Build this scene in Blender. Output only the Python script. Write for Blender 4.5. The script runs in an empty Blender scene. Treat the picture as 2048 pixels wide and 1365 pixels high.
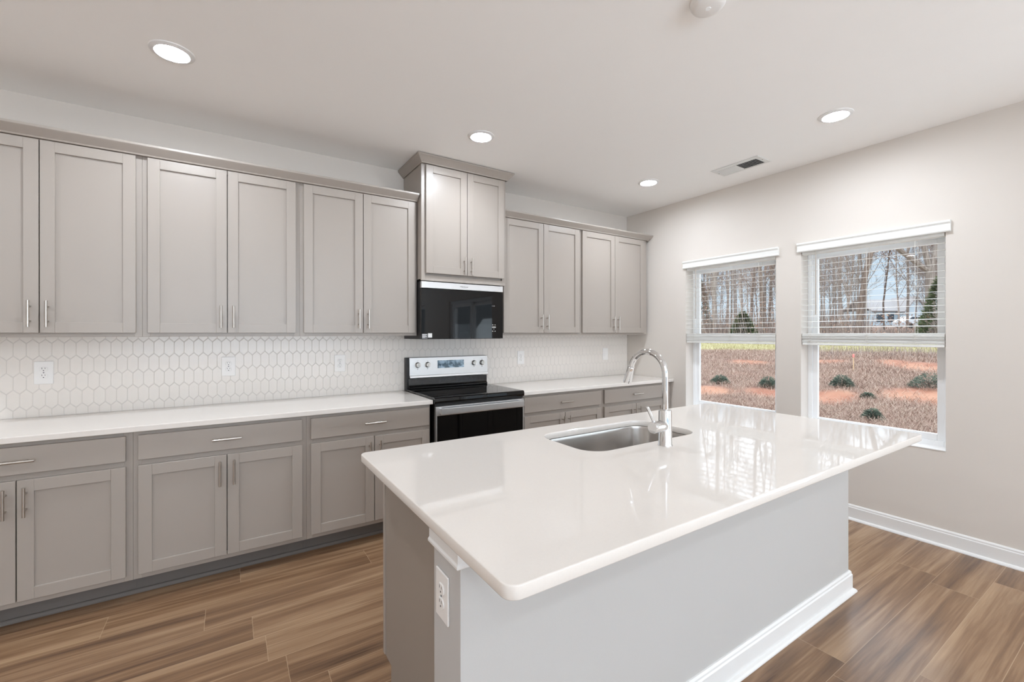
import bpy, bmesh, math, random
from mathutils import Vector, Matrix, noise
sc = bpy.context.scene
COL = sc.collection
PI = math.pi
# ------------------------------------------------------------------ camera
YAW = math.radians(32.7996); ROLL = math.radians(-0.0583)
CAM = Vector((-3.9027, -3.5819, 1.3878))
cd = bpy.data.cameras.new('camera'); cam = bpy.data.objects.new('camera', cd); COL.objects.link(cam)
F_ = Vector((math.sin(YAW), math.cos(YAW), 0)); R_ = Vector((math.cos(YAW), -math.sin(YAW), 0)); U_ = Vector((0, 0, 1))
R2 = R_*math.cos(ROLL)+U_*math.sin(ROLL); U2 = U_*math.cos(ROLL)-R_*math.sin(ROLL)
mw = Matrix.Identity(4)
for i in range(3):
    mw[i][0] = R2[i]; mw[i][1] = U2[i]; mw[i][2] = -F_[i]; mw[i][3] = CAM[i]
cam.matrix_world = mw
cd.sensor_width = 36.0; cd.lens = 36*878.483/2048; cd.shift_y = -14.96/2048
cd.clip_start = 0.02; cd.clip_end = 400
sc.camera = cam
# ------------------------------------------------------------------ light
sc.view_settings.view_transform = 'Standard'; sc.view_settings.look = 'None'
sc.view_settings.gamma = 1.0; sc.view_settings.use_curve_mapping = False
sc.view_settings.exposure = 0.07
sc.cycles.use_denoising = True
sc.cycles.max_bounces = 12; sc.cycles.diffuse_bounces = 7; sc.cycles.glossy_bounces = 5
sc.cycles.transmission_bounces = 6; sc.cycles.transparent_max_bounces = 12
sc.cycles.sample_clamp_indirect = 6.0
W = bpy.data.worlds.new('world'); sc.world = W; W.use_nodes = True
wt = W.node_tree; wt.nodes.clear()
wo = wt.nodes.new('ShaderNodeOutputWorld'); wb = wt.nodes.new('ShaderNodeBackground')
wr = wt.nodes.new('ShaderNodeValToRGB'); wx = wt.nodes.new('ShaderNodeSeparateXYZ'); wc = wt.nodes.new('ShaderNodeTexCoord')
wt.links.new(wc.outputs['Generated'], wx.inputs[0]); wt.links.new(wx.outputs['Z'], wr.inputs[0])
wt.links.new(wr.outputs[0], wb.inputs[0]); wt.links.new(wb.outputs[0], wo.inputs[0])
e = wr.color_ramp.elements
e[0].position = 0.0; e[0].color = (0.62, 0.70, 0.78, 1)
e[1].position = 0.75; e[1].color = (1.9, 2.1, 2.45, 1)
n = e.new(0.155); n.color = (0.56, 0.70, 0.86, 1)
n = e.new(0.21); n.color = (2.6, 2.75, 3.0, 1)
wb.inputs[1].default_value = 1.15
SUN_W = 0.5; FILL_W = 370.0; DOOR_W = 38.0; LED_L = 305.0
sl = bpy.data.lights.new('sun', 'SUN'); sl.energy = SUN_W; sl.angle = math.radians(6); sl.color = (1.0, 0.93, 0.84)
so = bpy.data.objects.new('sun', sl); COL.objects.link(so)
so.rotation_euler = Vector((0.62, -0.30, -0.72)).to_track_quat('-Z', 'Y').to_euler()
def area(name, loc, direction, sx, sy, watts, color):
    l = bpy.data.lights.new(name, 'AREA'); l.shape = 'RECTANGLE'; l.size = sx; l.size_y = sy; l.energy = watts; l.color = color
    o = bpy.data.objects.new(name, l); COL.objects.link(o); o.location = loc
    o.rotation_euler = Vector(direction).to_track_quat('-Z', 'Z').to_euler()
    return o
# added fill lamp, unseen behind the camera, tilted up to brighten the ceiling
area('fill_living_end', (-3.4, -8.52, 1.35), (0, 1, 3.0), 4.4, 2.1, FILL_W, (0.725, 0.852, 1.0))
# daylight through the patio door behind the camera on the right
area('daylight_patio_door', (.32, -4.85, 1.05), (-1, 0, .8), 1.7, 1.9, DOOR_W, (0.80, 0.90, 1.0))
# ------------------------------------------------------------------ materials
MAT = {}
def nt(name):
    m = bpy.data.materials.new(name); m.use_nodes = True; t = m.node_tree; t.nodes.clear()
    o = t.nodes.new('ShaderNodeOutputMaterial'); MAT[name] = m
    return m, t, o
def srgb(r, g, b):
    f = lambda c: (c/255/12.92) if c/255 <= 0.04045 else ((c/255+0.055)/1.055)**2.4
    return (f(r), f(g), f(b), 1)
def pbr(name, col, rough=0.5, metal=0.0, spec=0.5, noise_amt=0.0, noise_scale=8.0, bump=0.0, bump_scale=60.0, stretch=None, coat=0.0):
    m, t, o = nt(name)
    p = t.nodes.new('ShaderNodeBsdfPrincipled'); t.links.new(p.outputs[0], o.inputs[0])
    p.inputs['Base Color'].default_value = col; p.inputs['Roughness'].default_value = rough
    p.inputs['Metallic'].default_value = metal; p.inputs['Specular IOR Level'].default_value = spec
    p.inputs['Coat Weight'].default_value = coat
    if noise_amt or bump:
        tc = t.nodes.new('ShaderNodeTexCoord'); mp = t.nodes.new('ShaderNodeMapping')
        t.links.new(tc.outputs['Object'], mp.inputs[0])
        if stretch: mp.inputs['Scale'].default_value = stretch
    if noise_amt:
        nz = t.nodes.new('ShaderNodeTexNoise'); nz.inputs['Scale'].default_value = noise_scale; nz.inputs['Detail'].default_value = 5
        t.links.new(mp.outputs[0], nz.inputs['Vector'])
        mx = t.nodes.new('ShaderNodeMix'); mx.data_type = 'RGBA'
        mx.inputs[6].default_value = tuple(max(0, c*(1-noise_amt)) for c in col[:3])+(1,)
        mx.inputs[7].default_value = tuple(min(1, c*(1+noise_amt)) for c in col[:3])+(1,)
        t.links.new(nz.outputs['Fac'], mx.inputs[0]); t.links.new(mx.outputs[2], p.inputs['Base Color'])
    if bump:
        nb = t.nodes.new('ShaderNodeTexNoise'); nb.inputs['Scale'].default_value = bump_scale; nb.inputs['Detail'].default_value = 3
        t.links.new(mp.outputs[0], nb.inputs['Vector'])
        bp = t.nodes.new('ShaderNodeBump'); bp.inputs['Strength'].default_value = bump; bp.inputs['Distance'].default_value = 0.01
        t.links.new(nb.outputs['Fac'], bp.inputs['Height']); t.links.new(bp.outputs[0], p.inputs['Normal'])
    return m
def emit(name, col, s):
    m, t, o = nt(name); e = t.nodes.new('ShaderNodeEmission'); e.inputs[0].default_value = col; e.inputs[1].default_value = s
    t.links.new(e.outputs[0], o.inputs[0]); return m
def glass_pane(name, tint=(0.97, 0.985, 0.98, 1)):
    m, t, o = nt(name)
    tr = t.nodes.new('ShaderNodeBsdfTransparent'); tr.inputs[0].default_value = tint
    gl = t.nodes.new('ShaderNodeBsdfGlossy'); gl.inputs['Roughness'].default_value = 0.0
    fr = t.nodes.new('ShaderNodeFresnel'); fr.inputs[0].default_value = 1.45
    mx = t.nodes.new('ShaderNodeMixShader')
    ge = t.nodes.new('ShaderNodeNewGeometry'); iv = t.nodes.new('ShaderNodeMath'); iv.operation = 'SUBTRACT'; iv.inputs[0].default_value = 1.0; t.links.new(ge.outputs['Backfacing'], iv.inputs[1])
    ml = t.nodes.new('ShaderNodeMath'); ml.operation = 'MULTIPLY'; t.links.new(fr.outputs[0], ml.inputs[0]); t.links.new(iv.outputs[0], ml.inputs[1])
    t.links.new(ml.outputs[0], mx.inputs[0]); t.links.new(tr.outputs[0], mx.inputs[1]); t.links.new(gl.outputs[0], mx.inputs[2])
    t.links.new(mx.outputs[0], o.inputs[0]); return m
pbr('wall_paint', srgb(216, 209, 201), 0.85, noise_amt=0.01, bump=0.03, bump_scale=220)
pbr('ceiling_paint', srgb(250, 249, 247), 0.9, noise_amt=0.01, bump=0.03, bump_scale=200)
pbr('white_trim', srgb(232, 231, 229), 0.4)
pbr('island_paint', srgb(192, 190, 187), 0.7, bump=0.02, bump_scale=200)
pbr('cabinet_paint', srgb(165, 156, 147), 0.33, noise_amt=0.012, noise_scale=5)
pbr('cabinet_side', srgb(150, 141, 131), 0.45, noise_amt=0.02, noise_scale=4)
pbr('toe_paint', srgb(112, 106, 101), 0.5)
pbr('quartz', srgb(228, 222, 215), 0.035, spec=0.55, noise_amt=0.025, noise_scale=180)
pbr('tile_glaze', srgb(231, 225, 218), 0.24, noise_amt=0.02, noise_scale=30, bump=0.05, bump_scale=25)
pbr('grout', srgb(216, 211, 205), 0.9)
pbr('brushed_nickel', srgb(190, 184, 176), 0.3, metal=1.0)
pbr('steel', srgb(214, 214, 214), 0.36, metal=1.0, noise_amt=0.05, noise_scale=10, stretch=(2, 60, 60))
pbr('sink_steel', srgb(186, 182, 178), 0.24, metal=1.0, noise_amt=0.06, noise_scale=10, stretch=(60, 60, 2))
pbr('chrome', srgb(225, 225, 225), 0.05, metal=1.0)
pbr('black_glass', srgb(12, 11, 11), 0.03, spec=0.3)
pbr('black_enamel', srgb(20, 19, 19), 0.16, bump=0.25, bump_scale=14)
pbr('black_plastic', srgb(24, 22, 21), 0.4)
pbr('dark_slot', srgb(30, 28, 27), 0.7)
pbr('white_plastic', srgb(236, 234, 231), 0.35)
pbr('vinyl', srgb(246, 248, 249), 0.35)
pbr('blind_slat', srgb(233, 233, 229), 0.4)
pbr('blind_cord', srgb(228, 226, 220), 0.8)
pbr('wand', srgb(176, 168, 158), 0.3)
pbr('vent_metal', srgb(226, 226, 223), 0.45)
pbr('vent_dark', srgb(70, 70, 70), 0.8)
pbr('knob_metal', srgb(196, 194, 190), 0.25, metal=1.0)
pbr('print_white', srgb(225, 225, 222), 0.6)
pbr('print_grey', srgb(110, 110, 112), 0.5)
glass_pane('window_glass')
emit('led_lens', (0.845, 0.912, 1.0, 1), LED_L)
# display under film; its sky reflection is painted as blue and pale patches
m, t, o = nt('film_reflection')
p = t.nodes.new('ShaderNodeBsdfPrincipled'); t.links.new(p.outputs[0], o.inputs[0])
tc = t.nodes.new('ShaderNodeTexCoord'); v = t.nodes.new('ShaderNodeTexNoise'); v.inputs['Scale'].default_value = 22; v.inputs['Detail'].default_value = 4
t.links.new(tc.outputs['Object'], v.inputs['Vector'])
r = t.nodes.new('ShaderNodeValToRGB'); t.links.new(v.outputs['Fac'], r.inputs[0])
r.color_ramp.elements[0].position = 0.42; r.color_ramp.elements[0].color = srgb(58, 86, 104)
r.color_ramp.elements[1].position = 0.58; r.color_ramp.elements[1].color = srgb(165, 190, 208)
t.links.new(r.outputs[0], p.inputs['Base Color']); p.inputs['Roughness'].default_value = 0.12
# plank floor
def floor_mat():
    m, t, o = nt('plank_floor'); L = t.links.new
    def M(op, a, b=None, c=None):
        n = t.nodes.new('ShaderNodeMath'); n.operation = op
        for i, x in enumerate((a, b, c)):
            if x is None: continue
            if isinstance(x, (int, float)): n.inputs[i].default_value = x
            else: L(x, n.inputs[i])
        return n.outputs[0]
    tc = t.nodes.new('ShaderNodeTexCoord'); sx = t.nodes.new('ShaderNodeSeparateXYZ'); L(tc.outputs['Object'], sx.inputs[0])
    X, Y = sx.outputs['X'], sx.outputs['Y']
    yr = M('DIVIDE', M('ADD', Y, 0.699), 0.19); row = M('FLOOR', yr); fy = M('SUBTRACT', yr, row)
    w1 = t.nodes.new('ShaderNodeTexWhiteNoise'); w1.noise_dimensions = '1D'; L(row, w1.inputs['W'])
    xr = M('ADD', M('DIVIDE', X, 1.22), M('MULTIPLY', w1.outputs['Value'], 3.7)); colm = M('FLOOR', xr); fx = M('SUBTRACT', xr, colm)
    cv = t.nodes.new('ShaderNodeCombineXYZ'); L(row, cv.inputs[0]); L(colm, cv.inputs[1])
    w2 = t.nodes.new('ShaderNodeTexWhiteNoise'); w2.noise_dimensions = '2D'; L(cv.outputs[0], w2.inputs['Vector'])
    rnd = w2.outputs['Value']
    def grain(sxx, syy, det, dist, rmul):
        c = t.nodes.new('ShaderNodeCombineXYZ')
        L(M('ADD', M('MULTIPLY', X, sxx), M('MULTIPLY', rnd, rmul)), c.inputs[0]); L(M('MULTIPLY', Y, syy), c.inputs[1]); L(M('MULTIPLY', rnd, 31.0), c.inputs[2])
        n = t.nodes.new('ShaderNodeTexNoise'); n.inputs['Scale'].default_value = 1; n.inputs['Detail'].default_value = det; n.inputs['Distortion'].default_value = dist
        L(c.outputs[0], n.inputs['Vector']); return n.outputs['Fac']
    g1 = grain(0.8, 17, 6, 0.7, 40); g2 = grain(4, 95, 4, 0.5, 17); g3 = grain(0.7, 6, 3, 0.5, 90)
    f = M('ADD', M('ADD', M('MULTIPLY', g1, 0.80), M('MULTIPLY', g2, 0.24)), M('ADD', M('MULTIPLY', g3, 0.25), M('MULTIPLY', M('SUBTRACT', rnd, 0.5), 0.11)))
    rp = t.nodes.new('ShaderNodeValToRGB'); L(f, rp.inputs[0]); e = rp.color_ramp.elements
    e[0].position = 0.40; e[0].color = srgb(80, 59, 44)
    e[1].position = 0.88; e[1].color = srgb(174, 144, 113)
    k = e.new(0.62); k.color = srgb(131, 101, 75)
    # seams
    sy = M('MINIMUM', fy, M('SUBTRACT', 1.0, fy)); sxm = M('MULTIPLY', M('MINIMUM', fx, M('SUBTRACT', 1.0, fx)), 6.42)
    s = M('MINIMUM', sy, sxm); seam = M('LESS_THAN', s, 0.0065)
    mx = t.nodes.new('ShaderNodeMix'); mx.data_type = 'RGBA'; L(M('MULTIPLY', seam, 0.45), mx.inputs[0]); L(rp.outputs[0], mx.inputs[6]); mx.inputs[7].default_value = srgb(200, 172, 140)
    p = t.nodes.new('ShaderNodeBsdfPrincipled'); L(mx.outputs[2], p.inputs['Base Color']); p.inputs['Roughness'].default_value = 0.27
    p.inputs['Specular IOR Level'].default_value = 0.45
    bp = t.nodes.new('ShaderNodeBump'); bp.inputs['Strength'].default_value = 0.12; bp.inputs['Distance'].default_value = 0.002
    L(M('SUBTRACT', M('MULTIPLY', g2, 0.6), seam), bp.inputs['Height']); L(bp.outputs[0], p.inputs['Normal'])
    L(p.outputs[0], o.inputs[0])
floor_mat()
def ramp_noise(name, stops, scale, detail=6, rough=0.95, island=0.0, stretch=None, alt=None):
    m, t, o = nt(name); p = t.nodes.new('ShaderNodeBsdfPrincipled'); t.links.new(p.outputs[0], o.inputs[0])
    p.inputs['Roughness'].default_value = rough; p.inputs['Specular IOR Level'].default_value = 0.15
    tc = t.nodes.new('ShaderNodeTexCoord'); mp = t.nodes.new('ShaderNodeMapping'); t.links.new(tc.outputs['Object'], mp.inputs[0])
    if stretch: mp.inputs['Scale'].default_value = stretch
    nz = t.nodes.new('ShaderNodeTexNoise'); nz.inputs['Scale'].default_value = scale; nz.inputs['Detail'].default_value = detail
    t.links.new(mp.outputs[0], nz.inputs['Vector'])
    r = t.nodes.new('ShaderNodeValToRGB'); e = r.color_ramp.elements
    while len(e) < len(stops): e.new(0.5)
    for el, (ps, c) in zip(e, stops): el.position = ps; el.color = c
    fac = nz.outputs['Fac']
    if island:
        g = t.nodes.new('ShaderNodeNewGeometry'); mm = t.nodes.new('ShaderNodeMix')
        mm.inputs[0].default_value = island; t.links.new(fac, mm.inputs[2]); t.links.new(g.outputs['Random Per Island'], mm.inputs[3]); fac = mm.outputs[0]
    t.links.new(fac, r.inputs[0]); t.links.new(r.outputs[0], p.inputs['Base Color'])
    return m
ramp_noise('straw', [(0.1, srgb(116, 92, 81)), (0.5, srgb(171, 144, 128)), (0.9, srgb(202, 185, 167))], 0.6, island=0.75)
ramp_noise('lawn_blade', [(0.1, srgb(151, 144, 99)), (0.5, srgb(176, 167, 125)), (0.9, srgb(194, 185, 150))], 0.4, island=0.6)
ramp_noise('bark', [(0.3, srgb(132, 120, 111)), (0.7, srgb(180, 169, 160))], 3, stretch=(4, 4, 0.6))
ramp_noise('bark_dark', [(0.3, srgb(99, 84, 76)), (0.7, srgb(148, 132, 121))], 3, stretch=(4, 4, 0.6))
ramp_noise('twig', [(0.2, srgb(123, 107, 99)), (0.8, srgb(181, 167, 157))], 0.5, island=0.7)
ramp_noise('dead_leaf', [(0.1, srgb(132, 99, 81)), (0.5, srgb(162, 128, 107)), (0.9, srgb(183, 157, 136))], 0.5, island=0.8)
ramp_noise('evergreen', [(0.1, srgb(46, 60, 39)), (0.5, srgb(74, 86, 55)), (0.9, srgb(107, 113, 74))], 1.0, island=0.7)
ramp_noise('shrub_leaf', [(0.1, srgb(55, 67, 60)), (0.5, srgb(81, 93, 81)), (0.9, srgb(123, 128, 109))], 1.0, island=0.8)
pbr('house_siding', srgb(172, 186, 194), 0.8, noise_amt=0.05)
pbr('house_roof', srgb(150, 146, 144), 0.9, noise_amt=0.1)
pbr('house_trim', srgb(232, 234, 236), 0.7)
pbr('car_paint', srgb(200, 204, 208), 0.3)
pbr('car_glass', srgb(60, 68, 76), 0.1)
pbr('rubber', srgb(40, 40, 40), 0.8)
pbr('stake_wood', srgb(206, 176, 140), 0.8)
pbr('stake_ribbon', srgb(236, 140, 132), 0.7)
# ------------------------------------------------------------------ mesh helpers
ORG = {}
class MB:
    def __init__(s): s.v = []; s.f = []; s.mi = []; s.sm = []
    def add(s, vs, fs, mi=0, smooth=False):
        b = len(s.v); s.v += [Vector(v) for v in vs]
        for f in fs: s.f.append([b+i for i in f]); s.mi.append(mi); s.sm.append(smooth)
    def box(s, a, b, mi=0):
        x0, y0, z0 = (min(p, q) for p, q in zip(a, b)); x1, y1, z1 = (max(p, q) for p, q in zip(a, b))
        s.add([(x0,y0,z0),(x1,y0,z0),(x1,y1,z0),(x0,y1,z0),(x0,y0,z1),(x1,y0,z1),(x1,y1,z1),(x0,y1,z1)],
              [(0,3,2,1),(4,5,6,7),(0,1,5,4),(1,2,6,5),(2,3,7,6),(3,0,4,7)], mi)
    def prism(s, poly, axis, t0, t1, mi=0, smooth=False):
        n = len(poly); P = []
        for t in (t0, t1):
            for a, b in poly: P.append((t,a,b) if axis == 'x' else ((a,t,b) if axis == 'y' else (a,b,t)))
        s.add(P, [tuple(range(n-1,-1,-1)), tuple(range(n, 2*n))]+[(i, (i+1) % n, n+(i+1) % n, n+i) for i in range(n)], mi, smooth)
    def tube(s, pts, rad, n=12, caps=True, mi=0, smooth=True):
        pts = [Vector(p) for p in pts]
        if not isinstance(rad, (list, tuple)): rad = [rad]*len(pts)
        vs = []; up = None
        for i, p in enumerate(pts):
            d = (pts[min(i+1, len(pts)-1)]-pts[max(i-1, 0)])
            d = d.normalized() if d.length > 1e-9 else Vector((0,0,1))
            if up is None:
                up = Vector((0,0,1)) if abs(d.z) < 0.9 else Vector((1,0,0))
            a = d.cross(up); 
            if a.length < 1e-6: a = d.orthogonal()
            a.normalize(); b = d.cross(a).normalized(); up = -b if False else a.cross(d)
            for k in range(n):
                w = 2*PI*k/n; vs.append(p+(a*math.cos(w)+b*math.sin(w))*rad[i])
        fs = []
        for i in range(len(pts)-1):
            for k in range(n): fs.append((i*n+k, (i+1)*n+k, (i+1)*n+(k+1) % n, i*n+(k+1) % n))
        s.add(vs, fs, mi, smooth)
        if caps:
            m = len(pts)-1
            s.add(vs[:n], [tuple(range(n))], mi); s.add(vs[m*n:], [tuple(range(n-1,-1,-1))], mi)
    def lathe(s, prof, c, n=32, mi=0, smooth=True, ax=(0,0,1)):
        ax = Vector(ax).normalized(); a = ax.orthogonal().normalized(); b = ax.cross(a); c = Vector(c); vs = []
        for r, z in prof:
            for k in range(n):
                w = 2*PI*k/n; vs.append(c+ax*z+(a*math.cos(w)+b*math.sin(w))*r)
        fs = []
        for i in range(len(prof)-1):
            for k in range(n): fs.append((i*n+k, i*n+(k+1) % n, (i+1)*n+(k+1) % n, (i+1)*n+k))
        s.add(vs, fs, mi, smooth)
    def build(s, name, mats, parent=None, bev=0.0, seg=2, at=None, normals=True):
        if not isinstance(mats, (list, tuple)): mats = [mats]
        off = ORG.get(parent.name, Vector()) if parent else (Vector(at) if at else Vector())
        me = bpy.data.meshes.new(name)
        me.from_pydata([v-off for v in s.v], [], s.f)
        for i, p in enumerate(me.polygons): p.material_index = s.mi[i]; p.use_smooth = s.sm[i]
        for m in mats: me.materials.append(MAT[m])
        bm = bmesh.new(); bm.from_mesh(me)
        if normals: bmesh.ops.recalc_face_normals(bm, faces=bm.faces)
        if bev:
            ed = [e for e in bm.edges if len(e.link_faces) == 2 and e.calc_face_angle(0) > 0.5 and not (e.link_faces[0].smooth and e.link_faces[1].smooth)]
            bmesh.ops.bevel(bm, geom=ed, offset=bev, segments=seg, profile=0.5, affect='EDGES', clamp_overlap=True)
        if len(bm.verts) < 60000:
            for e in bm.edges:
                if len(e.link_faces) == 2 and e.calc_face_angle(0) > 0.7: e.smooth = False
        bm.to_mesh(me); bm.free()
        o = bpy.data.objects.new(name, me); COL.objects.link(o)
        if parent: o.parent = parent
        elif at: o.location = off
        ORG[o.name] = off
        return o
def tag(o, label=None, cat=None, group=None, kind=None):
    if label: o['label'] = label
    if cat: o['category'] = cat
    if group: o['group'] = group
    if kind: o['kind'] = kind
    return o
def thing(name, label, cat, loc, group=None):
    o = bpy.data.objects.new(name, None); COL.objects.link(o); o.location = loc; o.empty_display_size = 0.1
    ORG[o.name] = Vector(loc); return tag(o, label, cat, group)
def struct(o, label, cat='wall'): return tag(o, label, cat, None, 'structure')
def kids(o): return [c for c in bpy.data.objects if c.parent == o]
def copy_tree(o, parent=None):
    ch = kids(o); c = o.copy(); COL.objects.link(c); c.parent = parent
    for k in ch: copy_tree(k, c)
    return c
def bx(a, b): m = MB(); m.box(a, b); return m
# ------------------------------------------------------------------ room shell
H = 2.746; XL = -6.9; YF = -8.6
m = MB(); m.box((XL-.2, YF-.2, -.12), (.2, .2, 0)); struct(m.build('floor', 'plank_floor'), 'brown wood look plank floor running along the cabinets', 'floor')
m = MB(); m.box((XL-.2, YF-.2, H), (.2, .2, H+.2)); struct(m.build('ceiling', 'ceiling_paint'), 'smooth white ceiling with round recessed lights', 'ceiling')
m = MB(); m.box((XL-.2, 0, 0), (.2, .2, H)); struct(m.build('wall_back', 'wall_paint'), 'warm off-white wall behind the cabinets and range')
m = MB(); m.box((XL-.2, YF, 0), (XL, 0, H)); struct(m.build('wall_left', 'wall_paint'), 'off-white side wall beyond the left end of the cabinets')
W1 = (-1.663, -.786); W2 = (-2.712, -1.855); WZ = (.62, 2.062); DR = (-5.75, -3.95); W3 = (-8.0, -7.1)
def wall_x(name, x0, x1, openings):
    m = MB(); y = YF
    for a, b, z0, z1 in sorted(openings):
        m.box((x0, y, 0), (x1, a, H))
        if z0 > 0: m.box((x0, a, 0), (x1, b, z0))
        m.box((x0, a, z1), (x1, b, H)); y = b
    m.box((x0, y, 0), (x1, 0, H)); return m
struct(wall_x('wall_right', 0, .2, [W1+WZ, W2+WZ, DR+(0, 2.06), W3+WZ]).build('wall_right', 'wall_paint'), 'warm off-white wall with the two blind-covered windows')
m = MB(); m.box((XL-.2, YF-.2, 0), (-5.6, YF, H)); m.box((-1.2, YF-.2, 0), (.2, YF, H)); m.box((-5.6, YF-.2, 0), (-1.2, YF, .3)); m.box((-5.6, YF-.2, 2.4), (-1.2, YF, H))
struct(m.build('wall_front', 'wall_paint'), 'off-white wall at the far living end of the room')
def baseboard_prof(t=.014, h=.112): return [(0,0),(-t,0),(-t,h-.022),(-t*.75,h-.016),(-t*.75,h-.008),(-t*.35,h),(0,h)]
def shoe_prof(t0): return [(t0,0),(t0-.016,0),(t0-.016,.006),(t0-.011,.014),(t0,.018)]
m = MB()
for a, b in ((-3.90, -.66), (YF, -5.8)):
    m.prism(baseboard_prof(), 'y', a, b); m.prism(shoe_prof(-.014), 'y', a, b)
struct(m.build('baseboard_right', 'white_trim'), 'white baseboard along the window wall', 'baseboard')
# ---- windows
def window(i, y0, y1, label):
    x0 = .118; z0, z1 = WZ
    m = MB(); w = .034
    for a, b in (((x0, y0, z0), (.19, y0+w, z1)), ((x0, y1-w, z0), (.19, y1, z1)), ((x0, y0+w, z0), (.19, y1-w, z0+.04)), ((x0, y0+w, z1-w), (.19, y1-w, z1))): m.box(a, b)
    f = m.build('window_%d' % i, 'vinyl', None, .003, at=(x0, (y0+y1)/2, z0)); struct(f, label, 'window')
    def sash(nm, xa, xb, za, zb, rail):
        m = MB(); a, b = y0+w, y1-w; s = .036
        m.box((xa, a, za), (xb, a+s, zb)); m.box((xa, b-s, za), (xb, b, zb)); m.box((xa, a+s, za), (xb, b-s, za+rail)); m.box((xa, a+s, zb-.034), (xb, b-s, zb))
        so = m.build(nm, 'vinyl', f, .003)
        m = MB(); xm = (xa+xb)/2; m.box((xm-.002, a+s, za+rail), (xm+.002, b-s, zb-.034)); m.build('pane', 'window_glass', so)
    sash('upper_sash', .128, .156, 1.352, z1-w, .034); sash('lower_sash', .124, .152, z0+.04, 1.351, .045)
    m = MB(); yc = (y0+y1)/2; m.box((.108, yc-.03, 1.352), (.124, yc+.03, 1.372)); m.build('sash_lock', 'vinyl', f, .003)
window(1, *W1, 'white vinyl window nearer the cabinets'); window(2, *W2, 'white vinyl window on the right, nearer the camera'); window(3, *W3, 'white vinyl window at the living end of the room')
for i, (y0, y1) in enumerate((W1, W2)):
    m = MB(); m.box((-.004, y0, .62-.002), (.118, y1, .626)); struct(m.build('trim_%d' % (i+1), 'white_trim', None, .002), 'white sill board under window %s' % ('nearer the cabinets', 'on the right')[i], 'trim')
# ---- patio door in the window wall behind the camera
m = MB(); y0, y1 = DR
for a, b in (((.03, y0, 0), (.17, y0+.05, 2.06)), ((.03, y1-.05, 0), (.17, y1, 2.06)), ((.03, y0+.05, 2.0), (.17, y1-.05, 2.06)), ((.03, y0+.05, 0), (.17, y1-.05, .04))): m.box(a, b)
dr = m.build('door_1', 'vinyl', None, .003); struct(dr, 'white sliding patio door in the window wall behind the camera', 'door')
ym = (y0+y1)/2
for xa, a, b in ((.05, y0+.05, ym+.04), (.11, ym-.04, y1-.05)):
    m = MB(); s = .07
    m.box((xa, a, .04), (xa+.04, a+s, 2.0)); m.box((xa, b-s, .04), (xa+.04, b, 2.0)); m.box((xa, a+s, .04), (xa+.04, b-s, .14)); m.box((xa, a+s, 1.93), (xa+.04, b-s, 2.0))
    pn = m.build('door_panel', 'vinyl', dr, .003); m = MB(); m.box((xa+.018, a+s, .14), (xa+.022, b-s, 1.93)); m.build('pane', 'window_glass', pn)
m = MB(); z0, z1 = .3, 2.4  # unseen window added to frame the living-end fill lamp
for a, b in (((-5.6, YF-.16, z0), (-5.54, YF-.06, z1)), ((-1.26, YF-.16, z0), (-1.2, YF-.06, z1)), ((-5.54, YF-.16, z0), (-1.26, YF-.06, z0+.06)), ((-5.54, YF-.16, z1-.06), (-1.26, YF-.06, z1)), ((-4.17, YF-.15, z0+.06), (-4.09, YF-.07, z1-.06)), ((-2.71, YF-.15, z0+.06), (-2.63, YF-.07, z1-.06))): m.box(a, b)
wf = m.build('window_4', 'vinyl', None, .003); struct(wf, 'wide white window added at the unseen living end for the fill lamp', 'window')
for a, b in ((-5.54, -4.17), (-4.09, -2.71), (-2.63, -1.26)):
    m = MB(); m.box((a, YF-.113, z0+.06), (b, YF-.109, z1-.06)); m.build('pane', 'window_glass', wf)
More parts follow.
